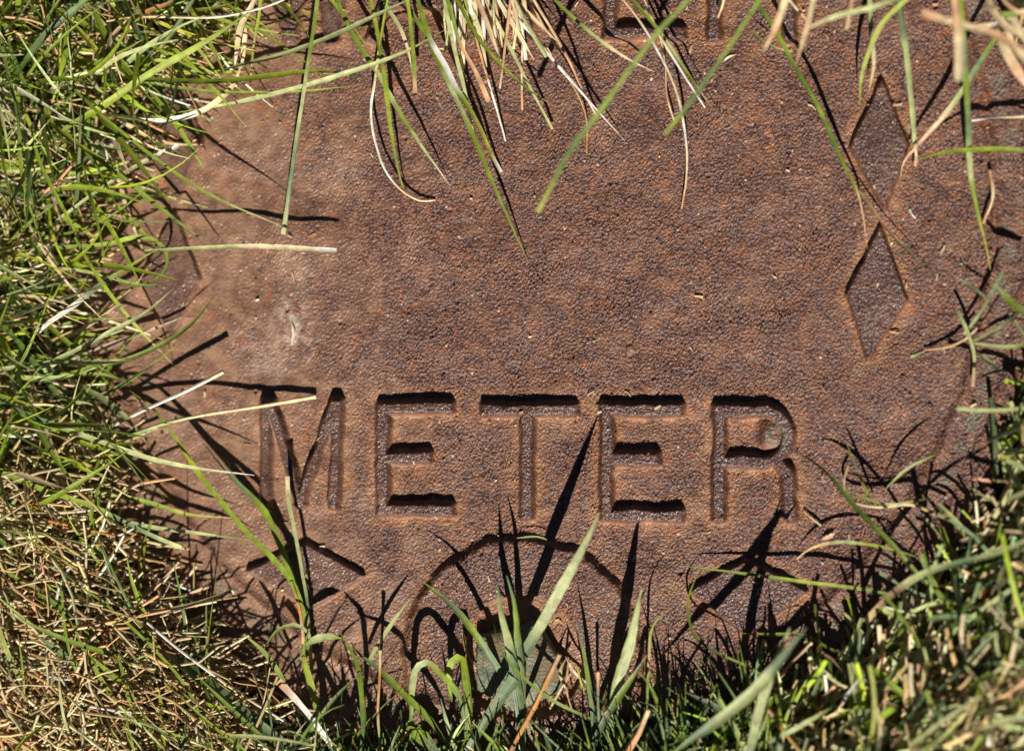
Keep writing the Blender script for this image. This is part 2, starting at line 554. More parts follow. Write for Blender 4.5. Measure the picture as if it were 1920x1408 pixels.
sx = grid_axis(-16000, 16000, -1300, 1300, 12, 1.12, 4000)
sy = grid_axis(-16000, 16000, -1300, 1200, 12, 1.12, 4000)
SX, SY = np.meshgrid(sx, sy)
SZ = soil_h(SX, SY) + np.random.default_rng(3).standard_normal(SX.shape) * 1.8
sidx = np.arange(SX.size).reshape(SX.shape)
sq = np.stack([sidx[:-1, :-1], sidx[:-1, 1:], sidx[1:, 1:], sidx[1:, :-1]], -1).reshape(-1, 4)
soil = mesh_from('ground', np.stack([SX, SY, SZ], -1).reshape(-1, 3), sq, SOIL)
tag(soil, kind='structure')

# ------------------------------------------------------------------ grass
C = {
    'g': (0.185, 0.255, 0.024),   # fresh green
    'b': (0.295, 0.370, 0.028),   # bright green
    'd': (0.078, 0.138, 0.020),   # dark green
    'u': (0.130, 0.190, 0.085),   # blue green
    'p': (0.400, 0.445, 0.190),   # pale green
    'y': (0.330, 0.330, 0.050),   # yellowing
    'c': (0.720, 0.580, 0.345),   # cream straw
    't': (0.570, 0.400, 0.180),   # tan straw
    'k': (0.620, 0.360, 0.200),   # peach straw
    'o': (0.520, 0.250, 0.060),   # orange straw
    'w': (0.740, 0.700, 0.630),   # bleached
    'n': (0.200, 0.125, 0.065),   # brown
}
C = {k_: np.array(v_) for k_, v_ in C.items()}


def ribbons(Pts, W, cols, roll, fold=0.25, tube=False, cut=None):
    """Pts (N,S,3), W (N,S), cols (N,S,3), roll (N,) -> verts, quads, cols, across.  A folded leaf, or a round straw."""
    N, S, _ = Pts.shape
    T = np.gradient(Pts, axis=1)
    T /= np.linalg.norm(T, axis=-1, keepdims=True) + 1e-9
    up = np.array([0.0, 0.0, 1.0])
    side = np.cross(T, up)
    ln = np.linalg.norm(side, axis=-1, keepdims=True)
    side = np.where(ln > 0.12, side / (ln + 1e-9), np.array([1.0, 0, 0]))
    for j in range(1, S):         # keep it from flipping
        f = np.sum(side[:, j] * side[:, j - 1], -1, keepdims=True) < 0
        side[:, j] = np.where(f, -side[:, j], side[:, j])
    nrm = np.cross(side, T)
    c, s = np.cos(roll)[..., None], np.sin(roll)[..., None]
    if c.ndim == 2: c = c[:, None]; s = s[:, None]
    side, nrm = side * c + nrm * s, nrm * c - side * s
    hw = (W / 2)[..., None]
    if tube:
        ang = np.linspace(0, 2 * np.pi, 6)[:-1]
        ring = [Pts + hw * (side * math.cos(a) + nrm * math.sin(a)) for a in ang]
        acr = [a / np.pi - 1 for a in ang]
        K = 5
        link = [(j, (j + 1) % K) for j in range(K)]
    else:
        ring = [Pts - side * hw, Pts - nrm * hw * fold, Pts + side * hw]
        acr = [-1, 0, 1]
        K = 3
        link = [(0, 1), (1, 2)]
    V = np.stack(ring, 2)                                   # N,S,K,3
    base = (np.arange(N)[:, None] * S + np.arange(S - 1)[None, :]) * K
    Q = np.stack([np.stack([base + a, base + b, base + K + b, base + K + a], -1) for a, b in link], 2).reshape(-1, 4)
    CC = np.repeat(cols[:, :, None, :], K, 2)
    A = np.broadcast_to(np.array(acr, float), (N, S, K))
    return V.reshape(-1, 3), Q, CC.reshape(-1, 3), A.reshape(-1)


def floor_h(x, y):
    """height of the iron under a point"""
    i = np.clip(np.searchsorted(XS, x), 0, NX - 1); j = np.clip(np.searchsorted(YS, y), 0, NY - 1)
    return H[j, i]


def catmull(pts, n):
    p = np.asarray(pts, float)
    d = np.r_[0, np.cumsum(np.linalg.norm(np.diff(p, axis=0), axis=1))]
    t = np.linspace(0, d[-1], n)
    out = np.empty((n, p.shape[1]))
    m = np.gradient(p, d, axis=0) if len(p) > 2 else np.repeat((p[1:] - p[:-1]) / d[1], 2, 0)
    for a, tt in enumerate(t):
        i = min(max(np.searchsorted(d, tt) - 1, 0), len(p) - 2)
        h = d[i + 1] - d[i]; s = (tt - d[i]) / h
        out[a] = ((2 * s**3 - 3 * s**2 + 1) * p[i] + (s**3 - 2 * s**2 + s) * h * m[i] + (-2 * s**3 + 3 * s**2) * p[i + 1] + (s**3 - s**2) * h * m[i + 1])
    return out, t / d[-1]


def blade_arrays(spec):
    """spec = (points, width, colours, z_start, z_end, arch, kind) ; kinds: blade, straw, cut (blade with a blunt clipped end)"""
    pts, w, cols, z0, z1, arch, kind = spec
    L = sum(math.dist(a, b) for a, b in zip(pts[:-1], pts[1:]))
    n = int(np.clip(L / 14, 8, 34))
    p, t = catmull(pts, n)
    z = z0 + (z1 - z0) * t + arch * 4 * t * (1 - t)
    j = np.cumsum(rng.standard_normal(n)) * 0.25
    X = at(p[:, 0], p[:, 1], z)
    X[:, 0] += j - np.linspace(0, j[-1], n)
    fl = floor_h(X[:, 0], X[:, 1]) + 1.5
    X[:, 2] = np.maximum(X[:, 2], fl)
    if kind == 'blade':
        prof = np.minimum(1.0, np.maximum(0.10, ((1 - t) * 2.6) ** 0.75)) * (0.72 + 0.28 * np.minimum(1, t * 4))
    elif kind == 'both':
        prof = np.maximum(0.12, np.minimum(1, np.minimum(t, 1 - t) * 3.2) ** 0.8)
    else:
        prof = 0.86 + 0.14 * np.sin(t * 5 + w)
    W = w * prof * (1 + 0.06 * rng.standard_normal(n))
    ks = [C[c_] for c_ in cols]
    if len(ks) == 1: ks = ks * 2
    tt = t * (len(ks) - 1)
    i0 = np.minimum(tt.astype(int), len(ks) - 2)
    f = smooth(0.15, 0.85, tt - i0)[:, None]
    cc = np.array(ks)[i0] * (1 - f) + np.array(ks)[i0 + 1] * f
    cc = cc * (0.88 + 0.24 * rng.random()) * (1 + 0.07 * rng.standard_normal((n, 1)))
    roll = np.full((1,), (rng.random() - 0.5) * 0.9)[:, None] + np.cumsum(rng.standard_normal((1, n)) * 0.05, 1)
    return ribbons(X[None], W[None], np.clip(cc, 0.01, 0.85)[None], roll, fold=0.30 + 0.25 * rng.random(), tube=(kind == 'straw'))


def one_blade(name, spec, parent=None):
    v, q, c, a = blade_arrays(spec)
    return mesh_from(name, v, q, LEAF, parent, point_cols=c, floats={'across': a})


def straw_or_blade(spec): return 'dry_straw' if spec[2][0] in 'ctkown' and spec[2][-1] in 'ctkown' else 'grass_sprig'


def B(label, *specs, group=None):
    if len(specs) == 1:
        nm = straw_or_blade(specs[0])
        o = one_blade(nm, specs[0])
    else:
        nm = 'grass_tuft'
        o = bpy.data.objects.new(nm, None); COL.objects.link(o)
        x, y = specs[0][0][0]
        o.location = at(x, y, 0) * U
        for s in specs:
            ch = one_blade('straw' if straw_or_blade(s) == 'dry_straw' else 'blade', s, o)
            ch.matrix_parent_inverse.identity()
            ch.location = -o.location
    tag(o, label, {'dry_straw': 'straw', 'grass_sprig': 'grass blade', 'grass_tuft': 'grass tuft'}[nm], group)
    return o


# --- left side
GL = 'blades reaching over the cover from the left'
GT = 'blades hanging over the cover from the top'
GB = 'blades growing up at the bottom of the cover'
GR = 'blades reaching over the cover from the right'
B('long upright pale stem crossing the left end of the plate, cut blunt below', ([(600, -60), (595, 0), (573, 140), (550, 300), (531, 440)], 9, 'pgpup', 120, 14, 30, 'cut'), group=GT)
B('thin green blade drooping right with its tip against the upright pale stem', ([(120, 150), (181, 208), (286, 293), (375, 355), (535, 428)], 7, 'dggp', 110, 60, 20, 'blade'), group=GL)
B('green blade sloping down right to a brown tip above the pale horizontal straw', ([(60, 190), (112, 239), (218, 324), (324, 409), (416, 477)], 9, 'dggn', 70, 24, 35, 'blade'), group=GL)
B('broad green blade folded back on itself beside the left lozenges', ([(60, 470), (85, 467), (205, 457), (262, 445), (292, 452), (310, 472), (313, 494), (300, 518), (268, 534), (220, 543)], 9, 'dgbggp', 70, 30, 25, 'blade'), group=GL)
B('pale flattened blade lying level across the left lozenges with a straw end', ([(270, 472), (310, 469), (400, 464), (477, 462), (560, 466), (631, 470)], 10, 'pppccw', 72, 50, 0, 'cut'), group=GL)
B('pale green blade slanting up to a whitish tip beside the upper left lozenge', ([(60, 455), (85, 433), (198, 348), (283, 297), (334, 273)], 9, 'gppw', 60, 75, 10, 'cut'), group=GL)
B('wide bright green blade arching up right along the top left corner', ([(60, 310), (89, 273), (119, 245), (191, 201), (259, 153), (392, 75), (477, 17)], 13, 'gbbg', 70, 110, 20, 'both'), group=GL)
B('thin white straw sloping down right inside the top left grass', ([(200, 115), (252, 155), (375, 205)], 6, 'tww', 90, 60, 0, 'straw'), group=GL)
B('thick cream straw bending round the upper left of the plate', ([(235, 220), (307, 226), (392, 201), (443, 150), (455, 110)], 11, 'wwcc', 70, 60, 10, 'both'), group=GL)
B('broad cream straw falling from the top left between two green stems', ([(480, -30), (477, 0), (453, 44), (440, 126)], 12, 'cccw', 90, 50, 0, 'both'), group=GT)
B('short cream straw with split foot beside the broad cream straw', ([(462, 40), (458, 85), (452, 130)], 9, 'kcc', 60, 30, 0, 'both'), group=GT)
B('narrow yellow green blade hanging straight with a tan foot near the cream straws', ([(492, -40), (487, 17), (474, 102), (470, 157)], 7, 'bbyt', 100, 40, 0, 'cut'), group=GT)
B('bright green blade running level past the joint of the upright pale stem', ([(200, 152), (266, 150), (395, 153), (511, 142), (590, 134), (640, 137), (690, 150)], 11, 'dggbbg', 80, 60, 40, 'blade'), group=GL)
B('thin green blade running level just under the bright level blade', ([(220, 145), (266, 153), (375, 170), (511, 174), (640, 164), (682, 158)], 6, 'pgbb', 70, 40, 30, 'blade'), group=GL)
B('long pale green stem rising right from the left grass towards the upper letter A', ([(330, 212), (375, 205), (511, 177), (640, 140), (760, 97), (838, 55)], 9, 'gpppg', 50, 60, 30, 'both'), group=GL)
B('pale green stem rising right across the upper letter W', ([(380, 150), (409, 136), (532, 102), (640, 60), (715, 24), (790, -10)], 10, 'uppp', 60, 70, 30, 'both'), group=GL)
B('long thin bleached straw rising right along the top left edge', ([(200, 40), (230, 35), (443, 27), (532, 0), (580, -30)], 6, 'tcww', 110, 110, 0, 'straw'), group=GL)
B('dark green blade standing slanted in the top left grass', ([(375, -30), (361, 0), (320, 68), (273, 126)], 9, 'dudd', 120, 80, 0, 'blade'), group=GL)
B('long dark stem falling right through the left grass to the fold blade', ([(-20, 10), (7, 65), (44, 153), (95, 252), (140, 331)], 9, 'dddu', 140, 110, 0, 'blade'), group=GL)
B('thin dark stem dropping along the left edge', ([(0, 60), (7, 102), (31, 205), (44, 341), (85, 477)], 7, 'ddgg', 150, 110, 0, 'blade'), group=GL)
B('narrow green blade dropping from the dark stem towards the fold blade', ([(60, 250), (72, 297), (102, 361), (126, 406), (160, 477)], 7, 'ggbp', 130, 90, 0, 'blade'), group=GL)
B('short green blade pointing right with a tan dot on its tip', ([(220, 118), (273, 113), (341, 116), (426, 97)], 7, 'gbgt', 80, 70, 0, 'blade'), group=GL)
B('twisted tan straw ending at the corner of the upper left lozenge', ([(170, 180), (198, 205), (256, 245), (314, 269), (382, 272)], 7, 'tckc', 60, 16, 0, 'both'), group=GL)
B('thin tan straw bent in the dark part of the top left grass', ([(75, 0), (82, 27), (102, 89), (136, 140)], 5, 'tkt', 120, 90, 0, 'straw'), group=GL)
B('curling orange brown dead leaf in the top left grass', ([(340, -10), (327, 0), (252, 34), (205, 75), (198, 95)], 9, 'kokn', 120, 90, 10, 'both'), group=GL)
B('thin tan straw near the top left corner', ([(-10, 30), (0, 31), (68, 41), (106, 61)], 6, 'tkc', 130, 110, 0, 'straw'), group=GL)
B('blue green wide blade slanting across the top left corner', ([(30, 140), (90, 60), (150, 10), (200, -40)], 13, 'dug', 130, 130, 0, 'blade'), group=GL)
B('pale green blade pointing to a straw tip on the left edge', ([(-20, 568), (0, 559), (51, 542), (119, 511)], 9, 'gppk', 110, 90, 0, 'cut'), group=GL)
B('green blade with a bleached bluish base rising right to the folded blade', ([(70, 624), (82, 613), (130, 579), (198, 528), (290, 470)], 10, 'wwugb', 100, 70, 10, 'blade'), group=GL)
B('green blade falling right to a tip left of the letter M on bare iron', ([(140, 445), (153, 470), (191, 531), (245, 600), (324, 683)], 8, 'gbbp', 100, 8, 40, 'blade'), group=GL)
B('wide green blade running level under the folded blade', ([(60, 465), (95, 480), (170, 507), (239, 531), (307, 538)], 11, 'gbgd', 80, 40, 20, 'blade'), group=GL)
B('pale green blade curving up right to a blunt tip at the lower left lozenge', ([(60, 690), (102, 675), (205, 623), (273, 586), (327, 540)], 9, 'gppp', 80, 70, 15, 'blade'), group=GL)
B('green blade curving up right over the foot of the lower left lozenge', ([(167, 692), (245, 671), (307, 644), (361, 606), (406, 548)], 9, 'pgggb', 60, 26, 15, 'blade'), group=GL)
B('dark green blade falling right between two curving pale blades', ([(0, 520), (27, 552), (102, 620), (170, 678), (242, 721)], 10, 'ddggg', 100, 50, 10, 'blade'), group=GL)
B('short pale blade lying level on the left grass', ([(-20, 696), (0, 693), (85, 681), (177, 675)], 9, 'pppg', 100, 80, 0, 'blade'), group=GL)
B('thin yellow green blade under the short pale blade', ([(85, 703), (140, 702), (200, 704), (250, 722)], 7, 'gbyg', 70, 40, 10, 'blade'), group=GL)
B('upper cream straw pointing up right at the space left of the letter M', ([(184, 811), (283, 763), (358, 729), (419, 697)], 9, 'cwwc', 40, 66, 5, 'straw'), group=GL)
B('lower cream straw reaching over the top of the letter M', ([(218, 825), (307, 794), (375, 779), (477, 763), (592, 743)], 9, 'gpccc', 80, 7, 6, 'straw'), group=GL)
B('thick dark stem running down right along the left grass edge', ([(-20, 590), (0, 606), (51, 661), (85, 709), (126, 760), (164, 814), (198, 859)], 11, 'dddg', 110, 60, 10, 'blade'), group=GL)
B('green white flecked blade bending down right to the letter M foot', ([(-20, 748), (0, 756), (102, 797), (194, 830), (290, 862), (358, 876), (477, 891)], 10, 'dupppw', 110, 50, 20, 'blade'), group=GL)
B('thin cream straw arched on the left edge beside the letter M', ([(-20, 785), (0, 773), (44, 760), (119, 763), (160, 780)], 6, 'ccct', 110, 90, 0, 'straw'), group=GL)
B('thin white straw curling up on the left edge under the arched straw', ([(-10, 812), (44, 818), (95, 804), (126, 777)], 6, 'wwc', 110, 80, 0, 'straw'), group=GL)
B('wide green blade running down right to a cut end below the letter M', ([(-20, 875), (0, 883), (68, 913), (177, 951), (290, 1006), (341, 1027)], 13, 'gggup', 120, 70, 10, 'cut'), group=GL)
B('yellow and green blade lying level towards the foot of the letter M', ([(100, 905), (140, 917), (222, 930), (290, 945), (341, 962), (450, 972)], 9, 'ppgyk', 60, 18, 15, 'blade'), group=GL)
B('pale green blade lying level just below the yellow and green blade', ([(160, 955), (205, 969), (273, 986), (375, 1000), (470, 1013)], 8, 'gppg', 60, 20, 10, 'blade'), group=GL)
B('green blade arched right on the dry grass left of the letter M', ([(70, 925), (85, 906), (136, 869), (205, 862)], 8, 'ggb', 90, 60, 10, 'blade'), group=GL)
B('green blade bent back in a hook on the lower left', ([(60, 880), (120, 870), (180, 895), (182, 925), (160, 940)], 8, 'gbgg', 80, 50, 10, 'blade'), group=GL)

# --- bottom left
B('very wide dark green blade with fine veins pointing at the bottom edge', ([(575, 1430), (546, 1405), (460, 1337), (375, 1269), (302, 1213)], 23, 'uuudn', 60, 90, 20, 'cut'), group=GB)
B('thick pinkish cream stalk with frayed upper end at the bottom edge', ([(645, 1430), (627, 1405), (563, 1320), (522, 1276)], 15, 'cwwk', 60, 120, 10, 'cut'), group=GB)
B('long tan straw pointing right over the bottom left dry grass', ([(38, 1179), (136, 1179), (222, 1163), (307, 1146), (406, 1127)], 7, 'tctkc', 110, 100, 10, 'straw'), group=GB)
B('dark stem sloping down right from the left edge into the dry grass', ([(-20, 990), (0, 1013), (51, 1071), (119, 1150)], 8, 'dddn', 120, 90, 0, 'blade'), group=GB)
B('pair of tan straws sloping down right from the left edge', ([(-20, 950), (0, 965), (68, 1013), (136, 1054), (184, 1078)], 7, 'tctk', 110, 90, 0, 'straw'), ([(0, 970), (50, 1005), (110, 1060), (134, 1098)], 5, 'tkt', 110, 90, 0, 'straw'))
B('long green stem crossing the dry grass to the bottom edge', ([(100, 1060), (136, 1088), (205, 1139), (273, 1201), (341, 1276), (375, 1337), (395, 1405), (400, 1430)], 8, 'dggd', 110, 90, 15, 'both'), group=GB)
B('green blade in the dry grass running to the bottom edge, leftmost of three', ([(130, 1160), (143, 1187), (188, 1269), (232, 1337), (280, 1415)], 11, 'gggd', 120, 80, 10, 'both'), group=GB)
B('thin green blade in the dry grass running steeply to the bottom edge', ([(205, 1190), (222, 1235), (245, 1320), (275, 1415)], 8, 'dgg', 120, 90, 10, 'both'), group=GB)
B('green blade crossing the corner of the bottom left dry grass', ([(-20, 1050), (0, 1064), (85, 1119), (140, 1165), (190, 1225)], 9, 'dgdg', 110, 90, 10, 'blade'), group=GB)
B('thin upright green blade with tan tip on the bottom left dry grass', ([(245, 1165), (239, 1150), (211, 1088), (191, 1030)], 5, 'ugup', 80, 130, 0, 'blade'), group=GB)
B('thin cream straw curving in a bow through the bottom left corner', ([(80, 1180), (92, 1225), (113, 1269), (153, 1317), (205, 1330), (307, 1337)], 5, 'ccwc', 120, 100, 5, 'straw'), group=GB)
B('cream straw running down right above the very wide dark blade', ([(276, 1167), (324, 1208), (392, 1259), (443, 1296), (532, 1351)], 6, 'wwcw', 110, 90, 5, 'straw'), group=GB)
B('thin orange straw bending down at the cream stalk', ([(392, 1255), (443, 1279), (494, 1289), (525, 1317)], 4, 'coo', 110, 90, 5, 'straw'), group=GB)
B('stiff cream straw bent at right angles on the left dry grass', ([(0, 955), (60, 962), (130, 960), (185, 955)], 7, 'ccw', 110, 90, 0, 'straw'), group=GB)
B('brown green stem on the left edge running to the bottom', ([(10, 1230), (25, 1290), (50, 1340), (90, 1370), (130, 1410)], 8, 'dndd', 120, 90, 0, 'both'), group=GB)
B('green tuft rooted at the bottom with tall blades beside the letter M',
  ([(577, 1230), (573, 1167), (552, 1099), (511, 1047), (460, 996), (419, 947), (375, 893), (334, 831), (290, 770), (239, 729)], 13, 'dggggbgg', 30, 26, 40, 'blade'),
  ([(580, 1225), (573, 1170), (545, 1075), (522, 1013), (500, 965), (437, 896), (378, 828)], 13, 'dgggup', 24, 16, 16, 'blade'),
  ([(585, 1260), (580, 1200), (576, 1133), (566, 1075), (552, 996), (540, 928), (539, 893)], 9, 'gtupppc', 40, 60, 5, 'cut'),
  ([(570, 1240), (566, 1170), (556, 1120), (545, 1090)], 8, 'tkog', 30, 60, 0, 'cut'),
  ([(615, 1430), (597, 1337), (580, 1269), (569, 1221), (580, 1180)], 13, 'dgbg', 30, 90, 10, 'blade'))
B('small green leaf curled in an arch under the tall tuft', ([(490, 1225), (498, 1211), (528, 1177), (559, 1172), (580, 1190), (578, 1220)], 7, 'ggpg', 60, 60, 30, 'both'), group=GB)
B('short flat green leaf pointing right from the foot of the tall tuft', ([(570, 1214), (576, 1208), (607, 1194), (640, 1196)], 14, 'gpb', 70, 80, 5, 'both'), group=GB)
B('green blade sloping down right to the cream stalk', ([(540, 1290), (528, 1269), (494, 1221), (457, 1189)], 9, 'dggb', 60, 100, 0, 'blade'), group=GB)

# --- bottom middle
B('blue green tuft of four stiff blades in front of the bolt',
  ([(955, 1290), (943, 1269), (913, 1221), (885, 1180), (845, 1133), (795, 1092)], 13, 'uugub', 20, 84, 25, 'blade'),
  ([(985, 1440), (981, 1405), (976, 1337), (967, 1269), (954, 1201), (940, 1150), (932, 1090)], 21, 'puupu', 20, 118, 10, 'blade'),
  ([(980, 1420), (978, 1337), (978, 1269), (971, 1201), (964, 1133), (950, 1079)], 17, 'puugu', 22, 122, 10, 'blade'),
  ([(950, 1290), (981, 1228), (1022, 1160), (1056, 1098), (1093, 1030), (1124, 960)], 20, 'uupppp', 30, 150, 25, 'blade'),
  ([(865, 1430), (879, 1405), (930, 1320), (965, 1272)], 22, 'uuu', 45, 80, 5, 'cut'))
B('bright orange straw crossing the lower edge of the bolt', ([(945, 1430), (957, 1405), (998, 1330), (1049, 1226)], 11, 'oook', 60, 110, 0, 'straw'), group=GB)
B('thin dark green blade crossing the bolt down to the right', ([(1130, 1358), (1107, 1347), (1032, 1310), (981, 1269), (940, 1218), (926, 1170)], 6, 'dggd', 50, 90, 30, 'blade'), group=GB)
B('broad green leaf looped over left of the bolt, nearer the cream stalk', ([(770, 1420), (772, 1340), (774, 1280), (782, 1250), (800, 1241), (824, 1262), (855, 1296), (870, 1345), (872, 1420)], 13, 'dgpgdd', 20, 20, 70, 'both'), group=GB)
B('broad green leaf folded over close beside the bolt', ([(850, 1330), (843, 1285), (848, 1240), (862, 1232), (873, 1275), (879, 1337), (880, 1420)], 16, 'dbbggd', 20, 20, 70, 'both'), group=GB)
B('stiff pale green blade leaning right at the edge of the boss', ([(690, 1245), (695, 1235), (732, 1173), (767, 1125)], 8, 'gppp', 30, 44, 5, 'blade'), group=GB)
B('green blade bending down to the bottom edge left of the looped leaf', ([(636, 1180), (643, 1197), (667, 1235), (678, 1303), (681, 1371), (672, 1430)], 11, 'gggdd', 60, 60, 25, 'both'), group=GB)
B('long green blade sloping down right under the looped leaf', ([(660, 1205), (667, 1218), (708, 1252), (759, 1303), (804, 1347), (850, 1415)], 12, 'gugggd', 50, 60, 25, 'both'), group=GB)
B('upright straw with an orange tip left of the looped leaf', ([(712, 1430), (712, 1405), (708, 1337), (712, 1269), (713, 1218)], 8, 'ppkoc', 40, 90, 0, 'straw'), group=GB)
B('wide striped green leaf lying at the bottom edge', ([(762, 1360), (775, 1372), (795, 1384), (820, 1430)], 30, 'ggud', 60, 60, 10, 'both'), group=GB)
B('pale straw standing at the bottom edge beside the striped leaf', ([(862, 1430), (855, 1405), (838, 1354), (826, 1308)], 8, 'ppu', 50, 90, 0, 'blade'), group=GB)
B('broad pale blade standing right of the boss', ([(1140, 1400), (1150, 1330), (1163, 1262), (1175, 1228), (1189, 1167), (1203, 1103)], 21, 'dupppp', 20, 112, 15, 'blade'), group=GB)
B('thin upright green blade right of the bolt', ([(1119, 1430), (1117, 1400), (1107, 1303), (1097, 1235), (1083, 1173)], 9, 'dugu', 20, 85, 5, 'blade'), group=GB)
B('wide green blade sloping up right below the broad pale blade', ([(1095, 1430), (1107, 1405), (1131, 1354), (1172, 1289), (1215, 1226)], 13, 'uugu', 50, 100, 0, 'blade'), group=GB)
B('pinkish straw sloping up right at the bottom edge', ([(1170, 1430), (1179, 1405), (1199, 1371), (1216, 1330)], 13, 'okc', 90, 120, 0, 'straw'), group=GB)
B('short upright straw with a pinkish tip right of the bolt', ([(1124, 1370), (1122, 1337), (1121, 1259)], 8, 'uuk', 50, 90, 0, 'straw'), group=GB)
B('thin jointed green stem right of the broad pale blade', ([(1212, 1340), (1213, 1303), (1216, 1235), (1226, 1170), (1262, 1138)], 5, 'ggtbb', 40, 90, 0, 'blade'), group=GB)
B('thin yellow green blade between the bolt and the pinkish straw', ([(1097, 1306), (1088, 1275), (1080, 1245)], 4, 'gbb', 40, 60, 0, 'blade'), group=GB)
B('thin tan straw bent beside the left edge of the bolt', ([(892, 1252), (875, 1218), (868, 1184)], 4, 'ctc', 12, 30, 0, 'straw'), group=GB)
B('tiny green leaf scrap lying on top of the boss', ([(964, 1009), (1015, 1008), (1037, 1018)], 4, 'ppg', 14, 14, 4, 'both'), group=GB)
B('tan straws tangled at the lower right of the bolt',
  ([(1060, 1290), (1050, 1262), (1064, 1230)], 7, 'ctn', 40, 50, 0, 'blade'), ([(1030, 1330), (1052, 1290), (1070, 1262)], 6, 'tct', 40, 50, 0, 'straw'),
  ([(1072, 1330), (1062, 1292), (1066, 1240)], 5, 'tkt', 40, 55, 0, 'straw'), ([(1100, 1280), (1078, 1262), (1060, 1230)], 5, 'cct', 40, 60, 0, 'blade'))

# --- bottom right and right
B('blurred pale blade standing over the bottom right grass, left of a pair', ([(1395, 1440), (1406, 1405), (1427, 1320), (1450, 1252), (1481, 1177)], 16, 'uppp', 140, 195, 0, 'blade'), group=GR)
B('blurred wide pale blade sloping over the bottom right grass', ([(1250, 1420), (1280, 1398), (1365, 1337), (1423, 1286), (1471, 1228), (1512, 1177)], 21, 'guppuu', 150, 205, 10, 'both'), group=GR)
B('thin straight green blade crossing the lozenge below the letter R', ([(1690, 1118), (1669, 1114), (1621, 1105), (1519, 1092), (1416, 1078), (1283, 1061)], 7, 'dgbggb', 40, 16, 12, 'blade'), group=GR)
B('green blade rising left from the right grass to the foot of the letter R', ([(1740, 1095), (1716, 1071), (1672, 1020), (1621, 969), (1587, 930), (1546, 883), (1490, 843)], 9, 'gggdgdb', 60, 4, 60, 'blade'), group=GR)
B('cream straw curling from the right grass towards the letter R', ([(1780, 975), (1757, 965), (1706, 945), (1655, 950), (1621, 947), (1594, 937), (1582, 906), (1590, 872)], 7, 'ntcccck', 40, 16, 12, 'straw'), group=GR)
B('thin arched straw right below the letter R', ([(1730, 1048), (1690, 1035), (1621, 1020), (1563, 1017), (1519, 1029), (1485, 1056)], 6, 'ggbptc', 40, 8, 18, 'both'), group=GR)
B('short tan straw lying at the foot of the letter R', ([(1508, 959), (1543, 988)], 5, 'kc', 6, 4, 0, 'straw'))
B('tan flake lying right below the letter R', ([(1541, 1012), (1555, 1006), (1566, 999)], 8, 'kc', 4, 4, 1, 'both'))
B('long green tan stalk rising right over the right grass', ([(1621, 1167), (1672, 1115), (1740, 1071), (1791, 1056), (1860, 1040), (1930, 1012)], 13, 'tnpupp', 50, 170, 20, 'cut'), group=GR)
B('pinkish straw sloping up right beside the blurred pair', ([(1450, 1283), (1485, 1242), (1522, 1204)], 8, 'kkc', 60, 60, 0, 'straw'), group=GR)
B('thin green blade bowed down below the lozenge under R', ([(1440, 1272), (1430, 1266), (1399, 1248), (1348, 1225), (1307, 1197), (1290, 1126), (1314, 1064)], 5, 'ggdgbg', 50, 20, 15, 'blade'), group=GR)
B('thin green blade lying level below the lozenge under R', ([(1570, 1222), (1560, 1218), (1502, 1190), (1450, 1189), (1382, 1187)], 6, 'ggby', 50, 24, 5, 'blade'), group=GR)
B('pink tan straw crossing the grass at the bottom right edge', ([(1440, 1330), (1471, 1371), (1505, 1415)], 9, 'kot', 120, 120, 0, 'straw'), group=GR)
B('pale blurred blade lying near the bottom right edge', ([(1440, 1392), (1525, 1347), (1560, 1325)], 10, 'upg', 150, 150, 0, 'blade'), group=GR)
B('thin green stem beside the curling cream straw', ([(1640, 955), (1635, 944), (1607, 879), (1587, 831)], 5, 'dgub', 30, 30, 5, 'blade'), group=GR)
B('pair of thin green blades crossing at the grass edge right of R', ([(1655, 922), (1700, 880), (1760, 850)], 5, 'gpg', 20, 60, 5, 'both'), ([(1570, 905), (1610, 930), (1660, 945), (1740, 935)], 4, 'dgpg', 24, 50, 5, 'both'))
B('sprig of pale crossing blades below the lower right lozenge',
  ([(1880, 511), (1839, 586), (1808, 627)], 7, 'uup', 45, 22, 0, 'cut'), ([(1791, 519), (1832, 545), (1862, 571)], 6, 'pup', 30, 36, 0, 'both'),
  ([(1795, 583), (1815, 623), (1826, 661), (1824, 726)], 7, 'uppk', 36, 26, 0, 'cut'), ([(1826, 640), (1873, 617), (1902, 594)], 8, 'ppu', 24, 60, 0, 'blade'),
  ([(1826, 644), (1873, 651), (1930, 647)], 8, 'ppg', 24, 60, 0, 'both'), ([(1826, 658), (1860, 682), (1882, 697)], 7, 'upu', 24, 50, 0, 'both'),
  ([(1733, 656), (1774, 651), (1812, 634), (1832, 615)], 5, 'ktc', 5, 26, 4, 'straw'), ([(1708, 671), (1733, 661)], 8, 'pp', 5, 5, 0, 'cut'))
B('blurred green blade falling left from the right edge above the grass', ([(1940, 600), (1905, 575), (1862, 530)], 13, 'ugp', 130, 110, 0, 'blade'), group=GR)

